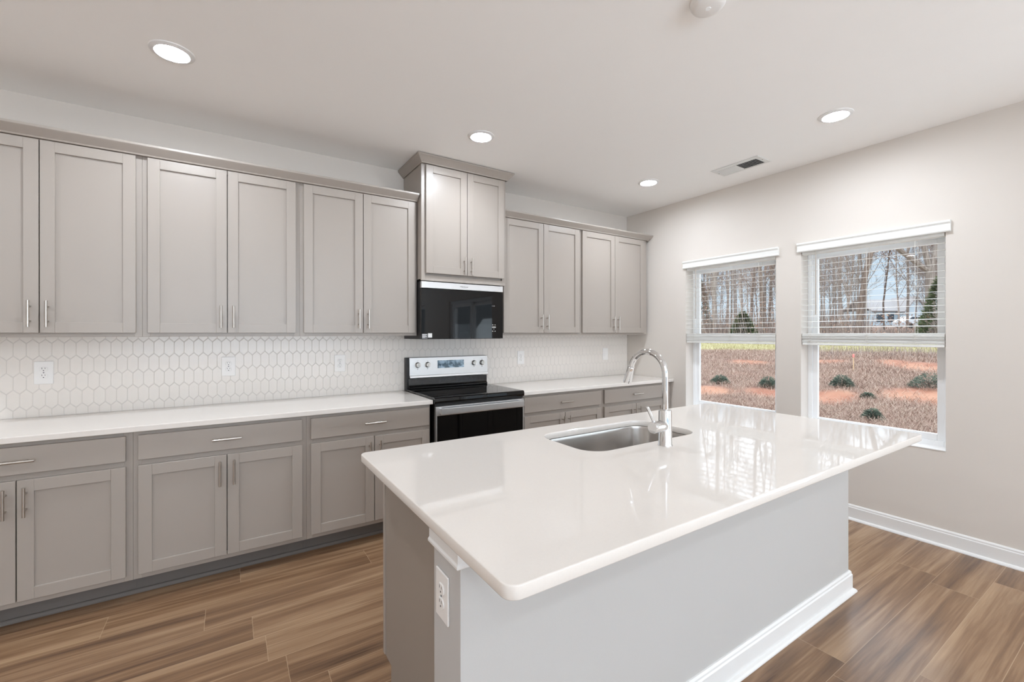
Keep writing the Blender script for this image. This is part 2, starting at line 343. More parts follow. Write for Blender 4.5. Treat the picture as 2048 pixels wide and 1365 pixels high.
# ---- blinds
def blind(y0, y1, cords, wand_y, label, tilt):
    t = thing('window_blind', label, 'blind', (0.02, (y0+y1)/2, 2.04))
    m = MB(); pr = [(-.001, 2.042), (-.020, 2.042), (-.024, 2.050), (-.018, 2.058), (-.018, 2.092), (-.026, 2.104), (-.026, 2.116), (-.001, 2.116)]
    m.prism(pr, 'y', y0-.027, y1+.022); m.build('valance', 'blind_slat', t, .0012)
    m = MB(); m.box((.006, y0+.006, 2.02), (.056, y1-.006, 2.058)); m.build('headrail', 'blind_slat', t, .002)
    z = 1.978; proto = None; a, b = y0+.006, y1-.006
    def slat(zc, tilt, arch=.0007, th=.0016):
        m = MB(); n = 6; P = []; Q = []
        for k in range(n+1):
            u = k/n-.5; x = .031+u*.05*math.cos(tilt); zz = zc+u*.05*math.sin(tilt)+arch*(1-4*u*u)
            P.append((x, zz+th/2)); Q.append((x, zz-th/2))
        m.prism(P+Q[::-1], 'y', a, b, smooth=False); return m.build('slat', 'blind_slat', t)
    proto = slat(z, tilt); zs = []
    while z-.0452 > 1.40: z -= .0452; zs.append(z)
    for zz in zs: o = proto.copy(); COL.objects.link(o); o.location.z = zz-1.978
    z = 1.3145; k = 0; st = None
    while z < 1.384:
        if st is None: o = st = slat(1.3145, .0, .0012, .0042)
        else: o = st.copy(); COL.objects.link(o); o.location.z = z-1.3145
        o.location.x = random.Random(k+int(y0*10)).uniform(-.004, .004); z += random.Random(k*3+1).choice((.0050, .0058, .0070)); k += 1
    m = MB(); m.box((.006, a, 1.293), (.056, b, 1.309)); m.build('bottom_rail', 'blind_slat', t, .003)
    for cy in cords:
        m = MB()
        for x in (.003, .059): m.tube([(x, cy, 2.02), (x, cy, 1.31)], .0011, 6)
        rr = random.Random(int(cy*100))
        for q in range(5):   # slack ladder loops bunched at the stack
            zz = 1.315+.014*q; w = .010+.006*rr.random()
            m.tube([(.003, cy, zz), (-.003, cy-w, zz+.006), (-.004, cy+w*.6, zz+.012), (.002, cy, zz+.016)], .0011, 5)
        m.build('ladder_cord', 'blind_cord', t)
    m = MB(); m.tube([(-.006, wand_y, 2.035), (-.008, wand_y, 1.535)], .0042, 6); m.build('tilt_wand', 'wand', t)
    return t
blind(*W1, (-.872, -1.247, -1.517), -.905, 'white slatted blind on the window nearer the cabinets', .055)
blind(*W2, (-1.920, -2.290, -2.560), -1.965, 'white slatted blind on the wider window at right', .085)
# ------------------------------------------------------------------ cabinets
def door(name, x0, x1, z0, z1, yf, parent, stile=.056):
    m = MB(); yb = yf+.02
    m.box((x0, yf, z0), (x0+stile, yb, z1)); m.box((x1-stile, yf, z0), (x1, yb, z1))
    m.box((x0+stile, yf, z0), (x1-stile, yb, z0+stile)); m.box((x0+stile, yf, z1-stile), (x1-stile, yb, z1))
    b = MB(); b.v = list(m.v); 
    o = m.build(name, 'cabinet_paint', parent, .0011, 1)
    m = MB(); m.box((x0+stile-.004, yf+.0105, z0+stile-.004), (x1-stile+.004, yb-.003, z1-stile+.004)); m.build('door_panel', 'cabinet_paint', o)
    return o
def pull(parent, c, vertical, yf):
    m = MB(); x, z = c; L = .0685; yb = yf-.033
    d = Vector((0, 0, 1)) if vertical else Vector((1, 0, 0)); p = Vector((x, yb, z))
    m.tube([p-d*L, p+d*L], .0058, 14)
    for s in (-1, 1): q = p+d*(.038*s); m.tube([q, q+Vector((0, .033, 0))], .0042, 10)
    return m.build('handle', 'brushed_nickel', parent)
def upper(x0, x1, label, yfr=-.31, z0=1.372, z1=2.43, dz=(1.394, 2.401), dx=None, hz=1.493, hoff=.033, side=False):
    t = thing('wall_cabinet', label, 'cabinet', ((x0+x1)/2, 0, z0))
    m = MB(); m.box((x0, yfr+.019, z0+.012), (x1, -.001, z1)); 
    m.box((x0, yfr, z0), (x0+.035, yfr+.019, z1)); m.box((x1-.035, yfr, z0), (x1, yfr+.019, z1))
    m.box((x0+.035, yfr, z0), (x1-.035, yfr+.019, z0+.04)); m.box((x0+.035, yfr, z1-.05), (x1-.035, yfr+.019, z1))
    m.build('cabinet_body', 'cabinet_paint', t, .0008, 1)
    a, b = dx; c = (a+b)/2; yd = yfr-.021
    for s, (p, q) in ((1, (a, c-.0022)), (-1, (c+.0022, b))):
        d = door('door', p, q, dz[0], dz[1], yd, t); pull(d, (c-s*hoff, hz), True, yd)
    return t
U = [(-5.142, -4.3204, (-5.117, -4.347), 'grey shaker wall cabinet at the far left, cut off by the picture edge'),
     (-4.3198, -3.5004, (-4.295, -3.526), 'grey two-door shaker wall cabinet, second from the left over the long counter'),
     (-3.4998, -2.676, (-3.477, -2.694), 'grey two-door shaker wall cabinet directly left of the microwave'),
     (-1.914, -1.0002, (-1.893, -1.020), 'grey two-door shaker wall cabinet directly right of the microwave'),
     (-.9998, -.030, (-.980, -.088), 'grey two-door shaker wall cabinet in the corner beside the window wall')]
for x0, x1, dx, lb in U: upper(x0, x1, lb, dx=dx)
upper(-2.672, -1.918, 'taller grey wall cabinet raised above the black microwave', yfr=-.40, z0=1.795, z1=2.70, dz=(1.852, 2.679), dx=(-2.640, -1.943), hz=1.926, hoff=.031)
def crown(pr, x0, x1, label, ends):
    # pr: list of (outward offset, z); mitred returns at ends
    m = MB(); n = len(pr); cols = []
    def P(x, sx, y0): return [Vector((x+sx*o, y0-o, z)) for o, z in pr]
    rows = []
    yb = -.001; y0 = ends['y']
    if ends.get('lret'): rows.append([Vector((x0-o, yb, z)) for o, z in pr])
    rows.append(P(x0, -1 if ends.get('lret') else 0, y0)); rows.append(P(x1, 1 if ends.get('rret') else 0, y0))
    if ends.get('rret'): rows.append([Vector((x1+o, yb if ends.get('rfull') else ends['ry'], z)) for o, z in pr])
    vs = [v for r in rows for v in r]; fs = []
    for i in range(len(rows)-1):
        for k in range(n): fs.append((i*n+k, i*n+(k+1) % n, (i+1)*n+(k+1) % n, (i+1)*n+k))
    fs.append(tuple(range(n))); fs.append(tuple(range((len(rows)-1)*n+n-1, (len(rows)-1)*n-1, -1)))
    m.add(vs, fs)
    o = m.build('crown_molding', 'cabinet_paint', None, .001, 1, at=((x0+x1)/2, y0, pr[0][1])); return tag(o, label, 'molding')
CP = [(.0, 2.403), (.006, 2.403), (.010, 2.411), (.044, 2.440), (.050, 2.446), (.050, 2.458), (0, 2.458)]
crown([(o+.002, z+.002) for o, z in CP], -5.142, -2.679, 'long grey crown molding over the three wall cabinets left of the microwave', {'y': -.329})
crown([(o+.002, z+.002) for o, z in CP], -1.912, -.030, 'grey crown molding over the two wall cabinets right of the microwave', {'y': -.329, 'rret': 1, 'rfull': 1} if False else {'y': -.329, 'rret': 1, 'ry': -.20})
CM = [(.0, 2.684), (.006, 2.684), (.009, 2.690), (.042, 2.726), (.048, 2.731), (.048, 2.742), (0, 2.742)]
crown([(o+.002, z) for o, z in CM], -2.672, -1.918, 'grey crown molding just under the ceiling on the cabinet above the microwave', {'y': -.419, 'lret': 1, 'rret': 1, 'rfull': 1})
def base(x0, x1, dx, label, blank=0):
    t = thing('base_cabinet', label, 'cabinet', ((x0+x1)/2, -.3, 0)); yfr = -.608; z0, z1 = .114, .884
    m = MB(); m.box((x0, yfr+.019, z0), (x1, -.001, z1))
    m.box((x0, yfr, z0), (x0+.035, yfr+.019, z1)); m.box((x1-.035-blank, yfr, z0), (x1, yfr+.019, z1))
    for za, zb in ((z0, .158), (.69, .745), (.845, z1)): m.box((x0+.035, yfr, za), (x1-.035-blank, yfr+.019, zb))
    m.build('cabinet_body', 'cabinet_paint', t, .0008, 1)
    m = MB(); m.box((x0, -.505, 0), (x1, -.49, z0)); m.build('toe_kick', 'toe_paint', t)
    a, b = dx; c = (a+b)/2; yd = yfr-.021
    for s, (p, q) in ((1, (a, c-.0022)), (-1, (c+.0022, b))):
        d = door('door', p, q, .143, .706, yd, t); pull(d, (c-s*.033, .609), True, yd)
    m = MB(); m.box((a, yd, .735), (b, yd+.02, .863)); dw = m.build('drawer', 'cabinet_paint', t, .0015, 1); pull(dw, (c, .799), False, yd)
    return t
B = [(-5.142, -4.3204, (-5.117, -4.347), 0, 'grey shaker base cabinet at the far left, cut off by the picture edge'),
     (-4.3198, -3.5004, (-4.298, -3.526), 0, 'grey base cabinet with two doors fully in view, middle of the left run'),
     (-3.4998, -2.690, (-3.477, -2.700), 0, 'grey base cabinet directly left of the range, partly behind the island corner'),
     (-1.900, -1.0002, (-1.880, -1.020), 0, 'grey base cabinet directly right of the range'),
     (-.9998, -.012, (-.978, -.130), .075, 'grey base cabinet in the corner under the window wall end of the counter')]
for x0, x1, dx, bl, lb in B: base(x0, x1, dx, lb, bl)
for i, (a, b) in enumerate(((-5.142, -2.690), (-1.900, -.012))):
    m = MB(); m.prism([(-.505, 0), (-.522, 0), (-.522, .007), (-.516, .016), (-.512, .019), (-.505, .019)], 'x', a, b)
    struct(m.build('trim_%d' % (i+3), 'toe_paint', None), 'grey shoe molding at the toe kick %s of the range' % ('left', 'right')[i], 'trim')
def slab(x0, x1, label):
    m = MB(); m.box((x0, -.646, .8845), (x1, -.010, .914)); o = m.build('countertop', 'quartz', None, .003, 2, at=((x0+x1)/2, -.33, .8845)); return tag(o, label, 'countertop')
slab(-5.142, -2.680, 'long white quartz countertop left of the range'); slab(-1.905, -.006, 'white quartz countertop between the range and the window wall')
# ---- picket tile backsplash
def tiles():
    m = MB(); px, pz, sg, pt = .0512, .0950, .0345, .0235; g = .0006
    x_lo, x_hi, z_lo, z_hi = -5.142, -.004, .9145, 1.372
    for j in range(-1, 6):
        zc = 1.2995-.095*j; off = 0 if j % 2 == 0 else px/2
        k = math.floor((x_lo+4.8915-off)/px)
        while -4.8915+off+k*px < x_hi+px:
            xc = -4.8915+off+k*px; k += 1; w = px/2-g; h = sg; p = pt-g
            ring = [(-w, -h), (0, -h-p), (w, -h), (w, h), (0, h+p), (-w, h)]
            def rg(i, y): return [(xc+a*(1-i/ w if a else 1), y, zc+b*(1-i/(h+p))) for a, b in ring]
            P0 = rg(0, -.0060); P1 = rg(.0004, -.0070); P2 = rg(.0017, -.0080); n = 6
            fs = [(q, (q+1) % n, n+(q+1) % n, n+q) for q in range(n)]+[(n+q, n+(q+1) % n, 2*n+(q+1) % n, 2*n+q) for q in range(n)]+[tuple(range(2*n, 3*n))]
            m.add(P0+P1+P2, fs)
    me = bpy.data.meshes.new('t'); me.from_pydata(m.v, [], m.f); bm = bmesh.new(); bm.from_mesh(me)
    bmesh.ops.recalc_face_normals(bm, faces=bm.faces)
    for f in bm.faces:
        if f.normal.y > 0: f.normal_flip()
    for co, no in (((x_lo,0,0),(-1,0,0)), ((x_hi,0,0),(1,0,0)), ((0,0,z_lo),(0,0,-1)), ((0,0,z_hi+.05),(0,0,1))):
        bmesh.ops.bisect_plane(bm, geom=bm.verts[:]+bm.edges[:]+bm.faces[:], plane_co=co, plane_no=no, clear_outer=True)
    # cut at the cabinet line everywhere except behind the microwave
    gb = bmesh.ops.create_cube(bm, size=1.0); vs = gb['verts']
    for v in vs: v.co = Vector(((x_lo+x_hi)/2+v.co.x*(x_hi-x_lo), -.0033+v.co.y*.0062, (z_lo+z_hi+.05)/2+v.co.z*(z_hi+.05-z_lo)))
    gf = {f for v in vs for f in v.link_faces}
    for f in bm.faces: f.material_index = 1 if f in gf else 0
    bm.to_mesh(me); bm.free(); me.materials.append(MAT['tile_glaze']); me.materials.append(MAT['grout'])
    o = bpy.data.objects.new('wall_backsplash', me); COL.objects.link(o); struct(o, 'white glazed picket tile backsplash under the wall cabinets')
tiles()
# ------------------------------------------------------------------ outlets and switch
def outlet(c, face, label, kind='duplex'):
    """built facing -Y at the origin, then turned and moved"""
    t = thing('electrical_outlet' if kind == 'duplex' else 'light_switch', label, 'outlet' if kind == 'duplex' else 'switch', (0, 0, 0), 'wall plates')
    w, h = (.040, .0655); m = MB(); m.box((-w, -.006, -h), (w, 0, h)); m.build('cover_plate', 'white_plastic', t, .0028, 2)
    if kind == 'duplex':
        for s in (-1, 1):
            zc = .0195*s; pts = []
            for k in range(24):
                a = 2*PI*k/24; x = .0172*math.cos(a); z = .0172*math.sin(a); z = max(-.0143, min(.0143, z)); pts.append((x, zc+z))
            m = MB(); m.prism([(x, z) for x, z in pts], 'y', -.0088, -.004); r = m.build('receptacle', 'white_plastic', t, .0008, 1)
            m = MB(); m.box((-.0075, -.0091, zc+.001), (-.0053, -.0086, zc+.0095)); m.box((.0053, -.0091, zc+.0018), (.0073, -.0086, zc+.009)); m.tube([(0, -.0091, zc-.0075), (0, -.0086, zc-.0075)], .0027, 10)
            m.build('slots', 'dark_slot', r)
        m = MB(); m.tube([(0, -.0075, 0), (0, -.005, 0)], .0032, 10); m.build('screw', 'print_grey', t)
    else:
        m = MB(); m.prism([(-.009, -.033), (-.0105, .0), (-.0065, .033), (-.004, .033), (-.004, -.033)], 'x', -.0165, .0165); m.build('rocker', 'white_plastic', t, .001, 1)
        for s in (-1, 1):
            m = MB(); m.tube([(0, -.0072, .048*s), (0, -.005, .048*s)], .0028, 10); m.build('screw', 'white_plastic', t)
    t.location = c
    if face == 'x': t.rotation_euler.z = -PI/2
    t['group'] = 'wall plates'; return t
outlet((-4.795, -.008, 1.166), 'y', 'white duplex outlet on the backsplash at far left')
outlet((-3.905, -.008, 1.165), 'y', 'white duplex outlet on the backsplash under the second wall cabinet')
outlet((-3.183, -.008, 1.160), 'y', 'white duplex outlet on the backsplash just left of the range')
outlet((-1.499, -.008, 1.153), 'y', 'white duplex outlet on the backsplash right of the range')
outlet((-.358, -.008, 1.158), 'y', 'white rocker switch on the backsplash near the window wall', 'rocker')
# ------------------------------------------------------------------ microwave
def microwave():
    t = thing('microwave', 'black glass over-the-range microwave with a steel strip on top', 'microwave', (-2.315, -.2, 1.345))
    x0, x1, z0, z1 = -2.676, -1.952, 1.345, 1.789; yb = -.385; yf = -.412
    m = MB(); m.box((x0+.004, yb, z0), (x1-.004, -.009, z1)); m.build('oven_body', 'black_plastic', t, .002)
    m = MB(); m.box((x0+.0, yf, z0+.002), (x1, yb, 1.734)); d = m.build('door', 'black_glass', t, .002)
    m = MB(); m.box((x0, yf-.002, 1.737), (x1, yb, z1-.003)); v = m.build('vent_strip', 'steel', t, .002)
    m = MB(); m.box((x0+.05, yb, z1-.003), (x1-.05, yb+.03, z1)); m.build('vent_slot', 'dark_slot', t)
    # brand lettering on the strip
    c = bpy.data.curves.new('lettering', 'FONT'); c.body = 'Whirlpool'; c.size = .017; c.align_x = 'CENTER'; c.extrude = .0003; c.materials.append(MAT['print_grey'])
    lo = bpy.data.objects.new('lettering', c); COL.objects.link(lo); lo.parent = v; off = ORG[t.name]
    lo.location = Vector((-2.318, yf-.0025, 1.757))-off; lo.rotation_euler = (PI/2, 0, 0)
    bpy.context.view_layer.update(); me = bpy.data.meshes.new_from_object(lo.evaluated_get(bpy.context.evaluated_depsgraph_get()))
    l2 = bpy.data.objects.new('lettering', me); COL.objects.link(l2); l2.parent = v; l2.location = lo.location; l2.rotation_euler = lo.rotation_euler; bpy.data.objects.remove(lo); l2.name = 'lettering'
    m = MB(); pts = []
    for k in range(15): a = PI*1.05+k/14*PI*.95; pts.append((-2.312+.03*math.cos(a), yf-.0024, 1.7605+.0065*math.sin(a)))
    m.tube(pts, .0006, 6); m.build('emblem_swoosh', 'print_grey', v)
    # printed pads and clock on the glass
    m = MB()
    for i, (a, w) in enumerate(((-2.059, .004), (-2.052, .002), (-2.046, .006), (-2.038, .006))): m.box((a, yf-.0006, 1.614), (a+w, yf, 1.622))
    m.build('clock_digits', 'print_grey', d)
    m = MB()
    for r, z in enumerate((1.458, 1.442, 1.436, 1.424, 1.406)):
        for k in range((2, 4, 4, 1, 2)[r]):
            n = (2, 4, 4, 1, 2)[r]; w = (.010, .007, .007, .008, .009)[r]; sp = (.022, .0095, .0095, 0, .022)[r]
            x = -2.040+(k-(n-1)/2)*sp; m.box((x-w/2, yf-.0006, z), (x+w/2, yf, z+.0038))
    m.build('touch_pads', 'print_white', d)
    m = MB(); m.box((x0+.004, yf-.0008, 1.349), (x0+.048, yf, 1.386), 0)
    for k, w in enumerate((.040, .03, .036, .024)): m.box((x0+.006, yf-.0012, 1.380-.008*k), (x0+.006+w, yf-.0008, 1.3835-.008*k), 1)
    m.box((x0+.052, yf-.0008, 1.357), (x0+.085, yf, 1.390), 1)
    s = m.build('sticker', ['print_grey', 'print_white'], d); s['label'] = 'grey and white paper sticker on the glass'
microwave()
# ------------------------------------------------------------------ range
def rng():
    x0, x1 = -2.672, -1.912; t = thing('range', 'stainless and black glass electric range between the counters', 'stove', (-2.292, -.35, 0))
    m = MB(); m.box((x0+.004, -.645, .06), (x1-.004, -.03, .895)); 
    for sx in (x0+.05, x1-.05):
        for sy in (-.6, -.1): m.tube([(sx, sy, 0), (sx, sy, .06)], .018, 10)
    m.build('oven_body', 'black_plastic', t, .002)
    m = MB(); m.prism([(-.672, .903), (-.668, .925), (-.655, .930), (-.075, .930), (-.075, .895), (-.655, .885), (-.668, .888)], 'x', x0-.004, x1+.004); m.build('cooktop', 'black_glass', t, .002)
    m = MB(); m.box((x0+.002, -.656, .872), (x1-.002, -.64, .888)); m.build('vent_gap', 'dark_slot', t)
    # backguard
    m = MB(); m.box((x0, -.066, .90), (x1, -.010, 1.188)); bg = m.build('backguard', 'black_plastic', t, .003)
    m = MB(); m.prism([(-.072, .930), (-.098, .931), (-.100, .940), (-.082, .958), (-.076, 1.0), (-.074, 1.014), (-.066, 1.014), (-.066, .930)], 'x', x0+.012, x1-.012, smooth=False); m.build('splash_guard', 'black_enamel', t, .003, 2)
    m = MB(); m.prism([(-.066, 1.012), (-.084, 1.012), (-.088, 1.020), (-.084, 1.036), (-.080, 1.038), (-.074, 1.186), (-.066, 1.188)], 'x', x0+.022, x1); cp = m.build('control_panel', 'steel', t, .0015)
    m = MB(); m.prism([(-.0795, 1.092), (-.0765, 1.158), (-.074, 1.158), (-.077, 1.092)], 'x', -2.402, -2.152); m.build('display', 'film_reflection', cp)
    for kx in (-2.580, -2.492, -2.052, -1.970):
        c = Vector((kx, -.078, 1.125)); m = MB()
        m.lathe([(0, 0), (.0235, 0), (.0235, .004), (.021, .006), (.0195, .022), (.0175, .0245), (0, .0245)], c, 28, ax=(0, -1, .04)); k = m.build('knob', 'knob_metal', t)
        m = MB(); m.box((kx-.0035, -.112, 1.125-.019), (kx+.0035, -.100, 1.125+.0205)); m.build('grip', 'knob_metal', k, .001, 1)
        m = MB(); m.tube([(kx, -.0785, 1.125-.033), (kx, -.0808, 1.125-.033)], .0035, 10); m.box((kx-.004, -.0785, 1.156), (kx+.004, -.076, 1.1585)); m.build('dial_mark', 'print_grey', cp)
    # oven door
    m = MB(); m.box((x0+.002, -.672, .80), (x1-.002, -.645, .866)); od = m.build('oven_door', 'steel', t, .002)
    m = MB(); m.box((x0+.012, -.670, .215), (x1-.012, -.645, .80)); m.build('door_glass', 'black_glass', od, .002)
    m = MB(); m.box((x0+.002, -.671, .205), (x0+.012, -.645, .80)); m.box((x1-.012, -.671, .205), (x1-.002, -.645, .80)); m.build('door_edge', 'steel', od)
    m = MB(); m.box((x0+.028, -.716, .812), (x1-.028, -.700, .858)); m.box((x0+.028, -.704, .815), (x0+.05, -.672, .855)); m.box((x1-.05, -.704, .815), (x1-.028, -.672, .855)); m.build('handle', 'steel', od, .003)
    m = MB(); m.box((x0+.002, -.668, .07), (x1-.002, -.645, .198)); m.build('storage_drawer', 'steel', t, .002)
rng()
# ------------------------------------------------------------------ island
IX0, IX1, IY0, IY1 = -3.468, -1.166, -2.896, -1.790
KX0, KX1, KY0, KY1 = -3.410, -1.100, -2.575, -2.405
def island():
    # knee wall with trim
    m = MB(); m.box((KX0, KY0, 0), (KX1, KY1, .8835)); struct(m.build('wall_island', 'island_paint', None, .001, 1), 'white half wall forming the near face of the island')
    def wrap(pr, z_off=0):
        m = MB(); n = len(pr); rows = []
        for cx, cy, sx, sy in ((KX0, KY1, -1, 0), (KX0, KY0, -1, -1), (KX1, KY0, 1, -1), (KX1, KY1, 1, 0)):
            rows.append([Vector((cx+sx*o, cy+sy*o, z)) for o, z in pr])
        vs = [v for r in rows for v in r]; fs = []
        for i in range(3):
            for k in range(n): fs.append((i*n+k, i*n+(k+1) % n, (i+1)*n+(k+1) % n, (i+1)*n+k))
        fs += [tuple(range(n)), tuple(range(4*n-1, 3*n-1, -1))]; m.add(vs, fs); return m
    bp = [(0, .0), (.014, 0), (.014, .090), (.010, .096), (.010, .104), (.005, .112), (0, .112)]
    bm_ = wrap(bp); sh = wrap([(.014, 0), (.030, 0), (.030, .006), (.025, .014), (.014, .018)]); bm_.add(sh.v, sh.f)
    struct(bm_.build('baseboard_island', 'white_trim'), 'white baseboard around the island half wall', 'baseboard')
    tp = [(0, .797), (.015, .797), (.019, .801), (.019, .807), (.015, .812), (.015, .848), (.018, .853), (.024, .862), (.030, .868), (.031, .8835), (0, .8835)]
    struct(wrap(tp).build('trim_5', 'white_trim'), 'white molding at the top of the island half wall', 'trim')
    # cabinet behind it, doors facing the range
    t = thing('island_cabinet', 'grey sink cabinet under the island, its plain end panel beside the half wall', 'cabinet', (-2.25, -2.1, 0))
    m = MB(); cx0, cx1 = -3.380, -1.130; yb = KY1+.022; yf = -1.842
    m.box((cx0+.018, yf, .114), (-2.78, yb, .884)); m.box((-1.92, yf, .114), (cx1-.018, yb, .884)); m.box((-2.78, yf, .114), (-1.92, yf+.02, .884)); m.box((-2.78, yf, .114), (-1.92, yb, .13))
    m.build('cabinet_body', 'cabinet_paint', t, .0008, 1)
    for xs in ((cx0, cx0+.018), (cx1-.018, cx1)):
        m = MB(); m.prism([(yb, 0), (-1.912, 0), (-1.912, .112), (yf-.0, .112), (yf, .884), (yb, .884)], 'x', *xs); m.build('end_panel', 'cabinet_side', t)
    m = MB(); m.box((cx0-.004, yf, .112), (cx0+.03, -1.822, .884)); m.build('corner_stile', 'cabinet_paint', t, .001, 1)
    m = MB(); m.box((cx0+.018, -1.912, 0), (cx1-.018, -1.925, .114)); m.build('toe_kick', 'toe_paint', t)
    xs = [cx0+.03+i*(cx1-cx0-.06)/6 for i in range(7)]
    for i in range(6):
        a, b = xs[i]+.003, xs[i+1]-.003; s = .056; m = MB(); yd0, yd1 = yf, yf+.02
        for p, q in (((a, yd0, .143), (a+s, yd1, .863)), ((b-s, yd0, .143), (b, yd1, .863)), ((a+s, yd0, .143), (b-s, yd1, .143+s)), ((a+s, yd0, .863-s), (b-s, yd1, .863))): m.box(p, q)
        m.box((a+s, yd0+.003, .143+s), (b-s, yd1-.0085, .863-s)); d = m.build('door', 'cabinet_paint', t, .001, 1)
        hx = b-.033 if i % 2 == 0 else a+.033; m = MB(); m.tube([(hx, yd1+.033, .70), (hx, yd1+.033, .837)], .0058, 12)
        for z in (.73, .806): m.tube([(hx, yd1, z), (hx, yd1+.033, z)], .0042, 8)
        m.build('handle', 'brushed_nickel', d)
    # countertop with sink cut-out
    def rr(x0, x1, y0, y1, r, n=8):
        P = []
        for cx, cy, a0 in ((x1-r, y1-r, 0), (x0+r, y1-r, 90), (x0+r, y0+r, 180), (x1-r, y0+r, 270)):
            for k in range(n+1): a = math.radians(a0+90*k/n); P.append((cx+r*math.cos(a), cy+r*math.sin(a)))
        return P
    SX0, SX1, SY0, SY1 = -2.700, -2.000, -2.300, -1.925
    outer = rr(IX0, IX1, IY0, IY1, .030); inner = rr(SX0, SX1, SY0, SY1, .095)
    bm = bmesh.new(); z0, z1 = .8845, .9145
    def loop(P, z): return [bm.verts.new((x+2.317, y+2.343, z-.8845)) for x, y in P]
    oT, iT, oB, iB = loop(outer, z1), loop(inner, z1), loop(outer, z0), loop(inner, z0); N = len(oT)
    for k in range(N):
        j = (k+1) % N
        bm.faces.new((oT[k], oT[j], iT[j], iT[k])); bm.faces.new((oB[k], iB[k], iB[j], oB[j]))
        bm.faces.new((oB[k], oB[j], oT[j], oT[k])).smooth = True; bm.faces.new((iB[k], iT[k], iT[j], iB[j])).smooth = True
    bmesh.ops.recalc_face_normals(bm, faces=bm.faces)
    ed = [e for e in bm.edges if len(e.link_faces) == 2 and e.link_faces[0].smooth != e.link_faces[1].smooth]
    bmesh.ops.bevel(bm, geom=ed, offset=.003, segments=2, profile=.5, affect='EDGES', clamp_overlap=True)
    me = bpy.data.meshes.new('island_countertop'); bm.to_mesh(me); bm.free(); me.materials.append(MAT['quartz'])
    o = bpy.data.objects.new('island_countertop', me); COL.objects.link(o); o.location = (-2.317, -2.343, .8845)
    tag(o, 'large white quartz island countertop with rounded corners and sink cut-out', 'countertop')
    # sink
    m = MB(); rings = [(rr(SX0-.016, SX1+.016, SY0-.016, SY1+.016, .105), .8838), (rr(SX0+.002, SX1-.002, SY0+.002, SY1-.002, .094), .8838), (rr(SX0+.006, SX1-.006, SY0+.006, SY1-.006, .09), .870),
        (rr(SX0+.012, SX1-.012, SY0+.012, SY1-.012, .085), .690), (rr(SX0+.024, SX1-.024, SY0+.024, SY1-.024, .075), .664), (rr(SX0+.05, SX1-.05, SY0+.05, SY1-.05, .06), .657)]
    vs = [(x, y, z) for P, z in rings for x, y in P]; N = len(rings[0][0]); fs = []
    for i in range(len(rings)-1):
        for k in range(N): fs.append((i*N+k, i*N+(k+1) % N, (i+1)*N+(k+1) % N, (i+1)*N+k))
    fs.append(tuple(range((len(rings)-1)*N, len(rings)*N))); m.add(vs, fs, 0, True)
    s = m.build('sink', 'sink_steel', None, at=(-2.35, -2.11, .657), normals=False); tag(s, 'stainless undermount sink set in the island countertop', 'sink')
    md = s.modifiers.new('thickness', 'SOLIDIFY'); md.thickness = .0015; md.offset = -1
    m = MB(); m.lathe([(0, .660), (.02, .6605), (.040, .6625), (.045, .6615), (.045, .659), (0, .659)], (-2.35, -2.05, 0), 28); m.build('drain', 'chrome', s)
island()
def faucet():
    x, y = -2.353, -2.372; t = thing('faucet', 'chrome pull-down gooseneck faucet beside the island sink', 'faucet', (x, y, .9146))
    m = MB(); m.lathe([(0, .9146), (.0300, .9146), (.0300, .918), (.0275, .921), (.0268, 1.058), (.0255, 1.064), (.0150, 1.0665), (0, 1.0665)], (x, y, 0), 32); m.build('faucet_body', 'chrome', t)
    pts = [(x, y, 1.06), (x, y, 1.14), (x, y, 1.205)]; r = .0945; cy = y+r
    for k in range(1, 19):
        a = PI-k/18*math.radians(166); pts.append((x, cy+r*math.cos(a), 1.213+r*math.sin(a)))
    m = MB(); m.tube(pts, .0128, 24); m.build('spout', 'chrome', t)
    p = Vector(pts[-1]); d = (p-Vector(pts[-2])).normalized()
    m = MB(); prof = [(.0128, 0), (.0150, .001), (.0150, .004), (.0138, .006), (.0150, .009), (.0165, .03), (.0190, .078), (.0185, .083), (0, .083)]
    m.lathe(prof, p-d*.004, 28, ax=d); m.build('spray_head', 'chrome', t)
    m = MB(); m.lathe([(0, 0), (.0238, 0), (.0245, .004), (.0245, .036), (.0235, .037), (.0235, .039), (.0245, .040), (.0245, .070), (.0230, .0745), (0, .0745)], (x-.008, y, .998), 28, ax=(-1, 0, 0)); h = m.build('handle_hub', 'chrome', t)
    m = MB(); m.tube([(x-.066, y, 1.012), (x-.088, y, 1.047), (x-.112, y, 1.086), (x-.113, y, 1.088)], [.0062, .0062, .0070, .0055], 14); m.build('lever', 'chrome', h)
faucet()
outlet((KX0, -2.470, .672), 'x', 'white duplex outlet on the end of the island half wall')
